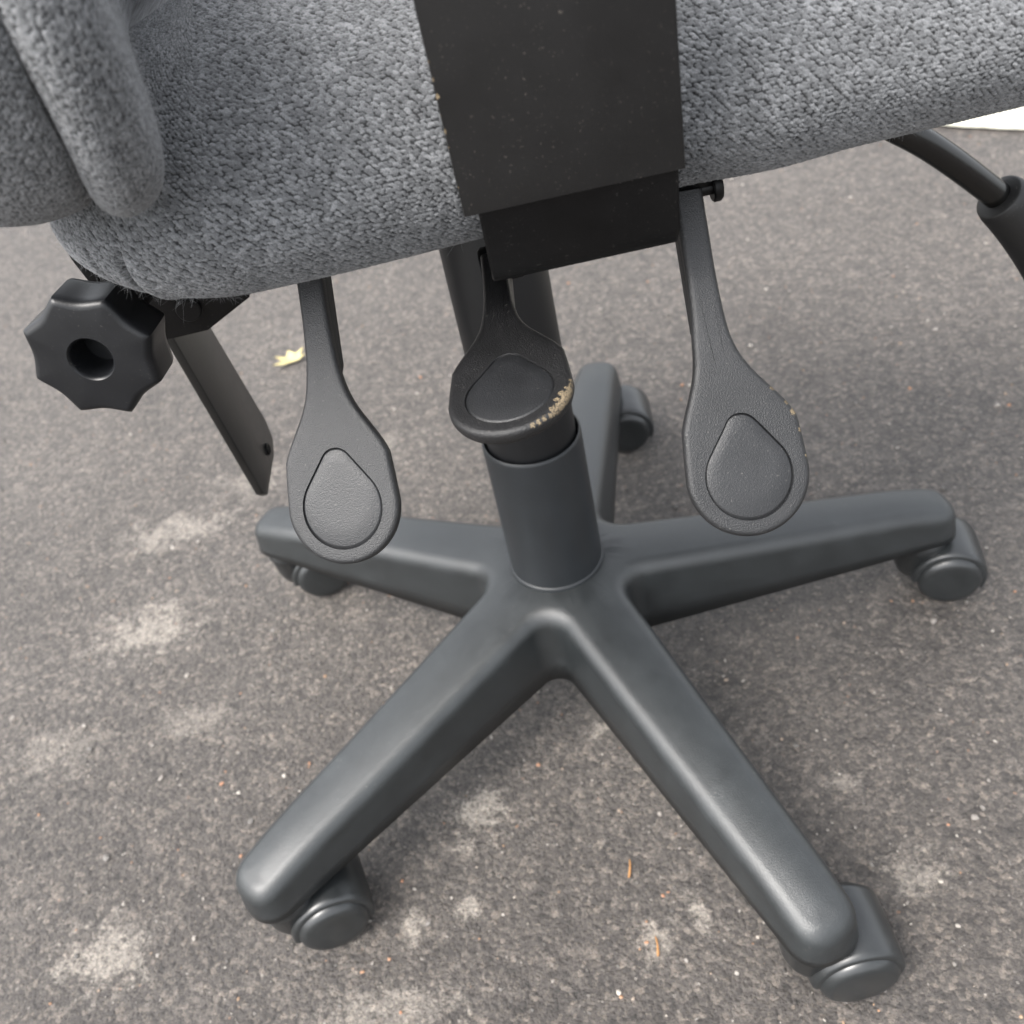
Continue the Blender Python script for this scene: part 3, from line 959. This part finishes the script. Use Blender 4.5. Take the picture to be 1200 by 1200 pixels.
# ---- star knob with eight lobes
def make_knob(loc, axis, radius, spin):
    root = empty('star_knob', (0, 0, 0), chair)
    root.matrix_local = axis_matrix(loc, axis, (1, 0, 0))
    n = 128
    def ring(rf, z, inset=0.0):
        pts = []
        for k in range(n):
            a = 2 * math.pi * k / n
            ph = ((a / (math.pi / 4)) % 1.0) - 0.5               # lobes at +-0.5
            r = radius * (1 - 0.125 * abs(math.cos(math.pi * ph)) ** 1.02) * rf - inset
            pts.append((r * math.cos(a + spin), r * math.sin(a + spin), z))
        return pts
    T = 0.023
    seq = [ring(0.90, -0.002), ring(0.97, 0.0), ring(1.0, 0.004), ring(1.0, T - 0.006)]
    for f in np.linspace(0.15, math.pi / 2, 6):
        seq.append(ring(1.0, T - 0.0035 + 0.0035 * math.sin(f), 0.0035 * (1 - math.cos(f))))
    def circ(r, z):
        return [(r * math.cos(2 * math.pi * k / n + spin), r * math.sin(2 * math.pi * k / n + spin), z) for k in range(n)]
    seq += [circ(0.0140, T + 0.0002), circ(0.0096, T + 0.0003), circ(0.0089, T - 0.0003), circ(0.0085, T - 0.0015), circ(0.0083, T - 0.016)]
    V = [p for r_ in seq for p in r_]
    m = len(seq)
    F = [(i * n + j, i * n + (j + 1) % n, (i + 1) * n + (j + 1) % n, (i + 1) * n + j) for i in range(m - 1) for j in range(n)]
    bm = bmesh.new()
    vs = [bm.verts.new(v) for v in V]
    for f in F:
        bm.faces.new([vs[k] for k in f])
    bm.faces.new([vs[(m - 1) * n + k] for k in range(n)])
    bm.faces.new([vs[k] for k in range(n)][::-1])
    bm_obj('grip_body', bm, 'knob', root, 40)
    bm = bmesh.new()
    lathe(bm, [(0, -0.075), (0.005, -0.075), (0.005, -0.002), (0.0, -0.002)], 24)
    bm_obj('threaded_rod', bm, 'steel', root, 40)
    return root
make_knob((-0.1675, -0.123, 0.4405), (-0.10, -0.98, 0.12), 0.0280, R(10))

# ---- back bar and its bracket at the rear
sb = bmesh.new()
prism(sb, [(-0.042, 0.43), (-0.013, 0.252), (-0.006, 0.2445), (0.040, 0.2415), (0.052, 0.247), (0.054, 0.262), (0.008, 0.43)], -0.1815, -0.1765, Matrix(((0, 0, 1, 0), (1, 0, 0, 0), (0, 1, 0, 0), (0, 0, 0, 1))), bevel=0.0008)
bar = bm_obj('back_bar', sb, 'strip', chair, 40)
sb = bmesh.new()
lathe(sb, [(0, 0), (0.0042, 0.0), (0.0042, 0.0014), (0.0030, 0.0018), (0.0028, 0.0010), (0, 0.0010)], 24, axis_matrix((-0.1765, 0.030, 0.2545), (1, 0, 0), (0, 1, 0)))
bm_obj('rivet', sb, 'steel', bar, 40)
sb = bmesh.new()
XZ = Matrix(((1, 0, 0, 0), (0, 0, -1, 0), (0, 1, 0, 0), (0, 0, 0, 1)))
prism(sb, [(-0.186, 0.470), (-0.186, 0.436), (-0.182, 0.402), (-0.172, 0.399), (-0.148, 0.3995), (-0.122, 0.4120), (-0.105, 0.440), (-0.105, 0.470)], 0.056, 0.062, XZ, bevel=0.001)
br = bm_obj('tilt_bracket', sb, 'steel', chair, 40)
sb = bmesh.new()
lathe(sb, [(0, 0), (0.0062, 0.0), (0.0062, 0.003), (0.0055, 0.0038), (0, 0.0040)], 28, axis_matrix((-0.152, -0.062, 0.414), (0, -1, 0)))
bm_obj('bolt_head', sb, 'steel', br, 40)
sb = bmesh.new()
prism(sb, [(-0.066, 0.475), (-0.066, 0.452), (-0.056, 0.425), (0.05, 0.425), (0.05, 0.475)], -0.1925, -0.187, Matrix(((0, 0, 1, 0), (1, 0, 0, 0), (0, 1, 0, 0), (0, 0, 0, 1))), bevel=0.0008)
bm_obj('rear_flange', sb, 'steel', chair, 40)

# ---- bent tube lever with rubber grip towards the seat front
tp = catmull([(0.10, -0.045, 0.448), (0.17, -0.048, 0.440), (0.205, -0.050, 0.419), (0.231, -0.050, 0.399), (0.267, -0.050, 0.366), (0.292, -0.050, 0.340)], 10)
tb = bmesh.new()
tube(tb, tp, 0.0070, 28)
tl = bm_obj('tilt_lever', tb, 'tube', chair, 60)
gp = [(0.2610, -0.050, 0.3715), (0.2625, -0.050, 0.3700), (0.266, -0.050, 0.3665), (0.275, -0.050, 0.356), (0.292, -0.050, 0.331), (0.310, -0.050, 0.30), (0.325, -0.050, 0.272)]
gp = catmull(gp, 5)
rg = np.interp(np.arange(len(gp)), [0, 3, 8, 14, 22, 30], [0.0090, 0.0122, 0.0132, 0.0140, 0.0135, 0.0120])
tb = bmesh.new()
tube(tb, gp, rg, 32)
bm_obj('hand_grip', tb, 'grip', tl, 60)

# ------------------------------------------------------------------ loose things on the ground
def leaf():
    o2 = [(-0.030, -0.012), (-0.016, -0.014), (-0.004, -0.010), (0.010, -0.016), (0.024, -0.012), (0.016, -0.002), (0.028, 0.008), (0.012, 0.008), (0.004, 0.022), (-0.004, 0.010), (-0.020, 0.016), (-0.012, 0.003)]
    P = np.array(o2)
    nring = len(P)
    pts = []
    for f in (1.0, 0.66, 0.33):
        for (x, y) in P * f:
            pts.append((x, y, 0.004 + 9.0 * (x * x + 0.6 * y * y) + 0.10 * abs(y) * f))
    pts.append((0, 0, 0.004))
    bm = bmesh.new()
    vs = [bm.verts.new(p) for p in pts]
    for i in range(2):
        for j in range(nring):
            j2 = (j + 1) % nring
            bm.faces.new((vs[i * nring + j], vs[i * nring + j2], vs[(i + 1) * nring + j2], vs[(i + 1) * nring + j]))
    for j in range(nring):
        bm.faces.new((vs[2 * nring + j], vs[2 * nring + (j + 1) % nring], vs[-1]))
    bmesh.ops.recalc_face_normals(bm, faces=bm.faces[:])
    bmesh.ops.solidify(bm, geom=bm.faces[:], thickness=0.0004)
    o = bm_obj('fallen_leaf', bm, 'leaf')
    o.location = (-0.276, 0.556, 0.0)
    o.scale = (0.8, 0.8, 0.8)
    o.rotation_euler = (0, 0, R(20))
    o['label'] = 'small pale yellow fallen leaf on the asphalt behind the chair'
    o['category'] = 'leaf'
leaf()

def grit():
    N = 6500
    ico = bmesh.new()
    bmesh.ops.create_icosphere(ico, subdivisions=1, radius=1.0)
    bv = np.array([v.co[:] for v in ico.verts]); bf = np.array([[v.index for v in f.verts] for f in ico.faces])
    ico.free()
    x = rng.uniform(-0.75, 0.75, N); y = -0.36 + 1.25 * rng.uniform(0, 1, N) ** 1.4
    r = 0.00085 * np.exp(rng.normal(0, 0.45, N)); r = np.clip(r, 0.0003, 0.0028)
    tone = rng.uniform(0, 1, N) ** 1.25
    V, A = [], []
    for k in range(N):
        sc = rng.uniform(0.6, 1.3, 3) * [1, 1, 0.65]
        q = bv * (1 + rng.uniform(-0.22, 0.22, (len(bv), 1))) * sc * r[k]
        a = rng.uniform(0, 6.28); c_, s_ = math.cos(a), math.sin(a)
        q = np.column_stack([q[:, 0] * c_ - q[:, 1] * s_, q[:, 0] * s_ + q[:, 1] * c_, q[:, 2]])
        V.append(q + [x[k], y[k], r[k] * 0.35]); A.append(np.full(len(bv), tone[k]))
    V = np.concatenate(V); A = np.concatenate(A)
    F = (bf[None] + (np.arange(N) * len(bv))[:, None, None]).reshape(-1, 3).tolist()
    o = mesh_obj('loose_grit', V, F, 'stone', smooth=False, attr=('tone', A))
    o['kind'] = 'stuff'
    o['label'] = 'fine loose grit and tiny stones scattered over the asphalt'
    o['category'] = 'grit'
grit()

def needle(a, b, label):
    bm = bmesh.new()
    A, B = Vector((a[0], a[1], 0.0012)), Vector((b[0], b[1], 0.0016))
    P = [A + (B - A) * t + Vector((0, 0, 0.0012 * math.sin(math.pi * t))) + Vector((0.0008 * math.sin(3 * t), 0, 0)) for t in np.linspace(0, 1, 9)]
    tube(bm, P, [0.0003, 0.0005, 0.0006, 0.00065, 0.0007, 0.0008, 0.0009, 0.0009, 0.0006], 8)
    o = bm_obj('dry_needle', bm, 'needle')
    o['label'] = label
    o['category'] = 'needle'
    o['group'] = 'dry needles on the asphalt'
MAT['needle'] = plastic('dry_orange_needle', (0.34, 0.17, 0.06), 0.6, grain=400, bump=0.1, dust=0.0)
needle((0.0062, -0.1766), (0.0029, -0.1896), 'short orange dry needle on the asphalt between the two front legs')
needle((0.0118, -0.2311), (0.0105, -0.2440), 'orange dry needle beside the pale stain near the bottom edge')
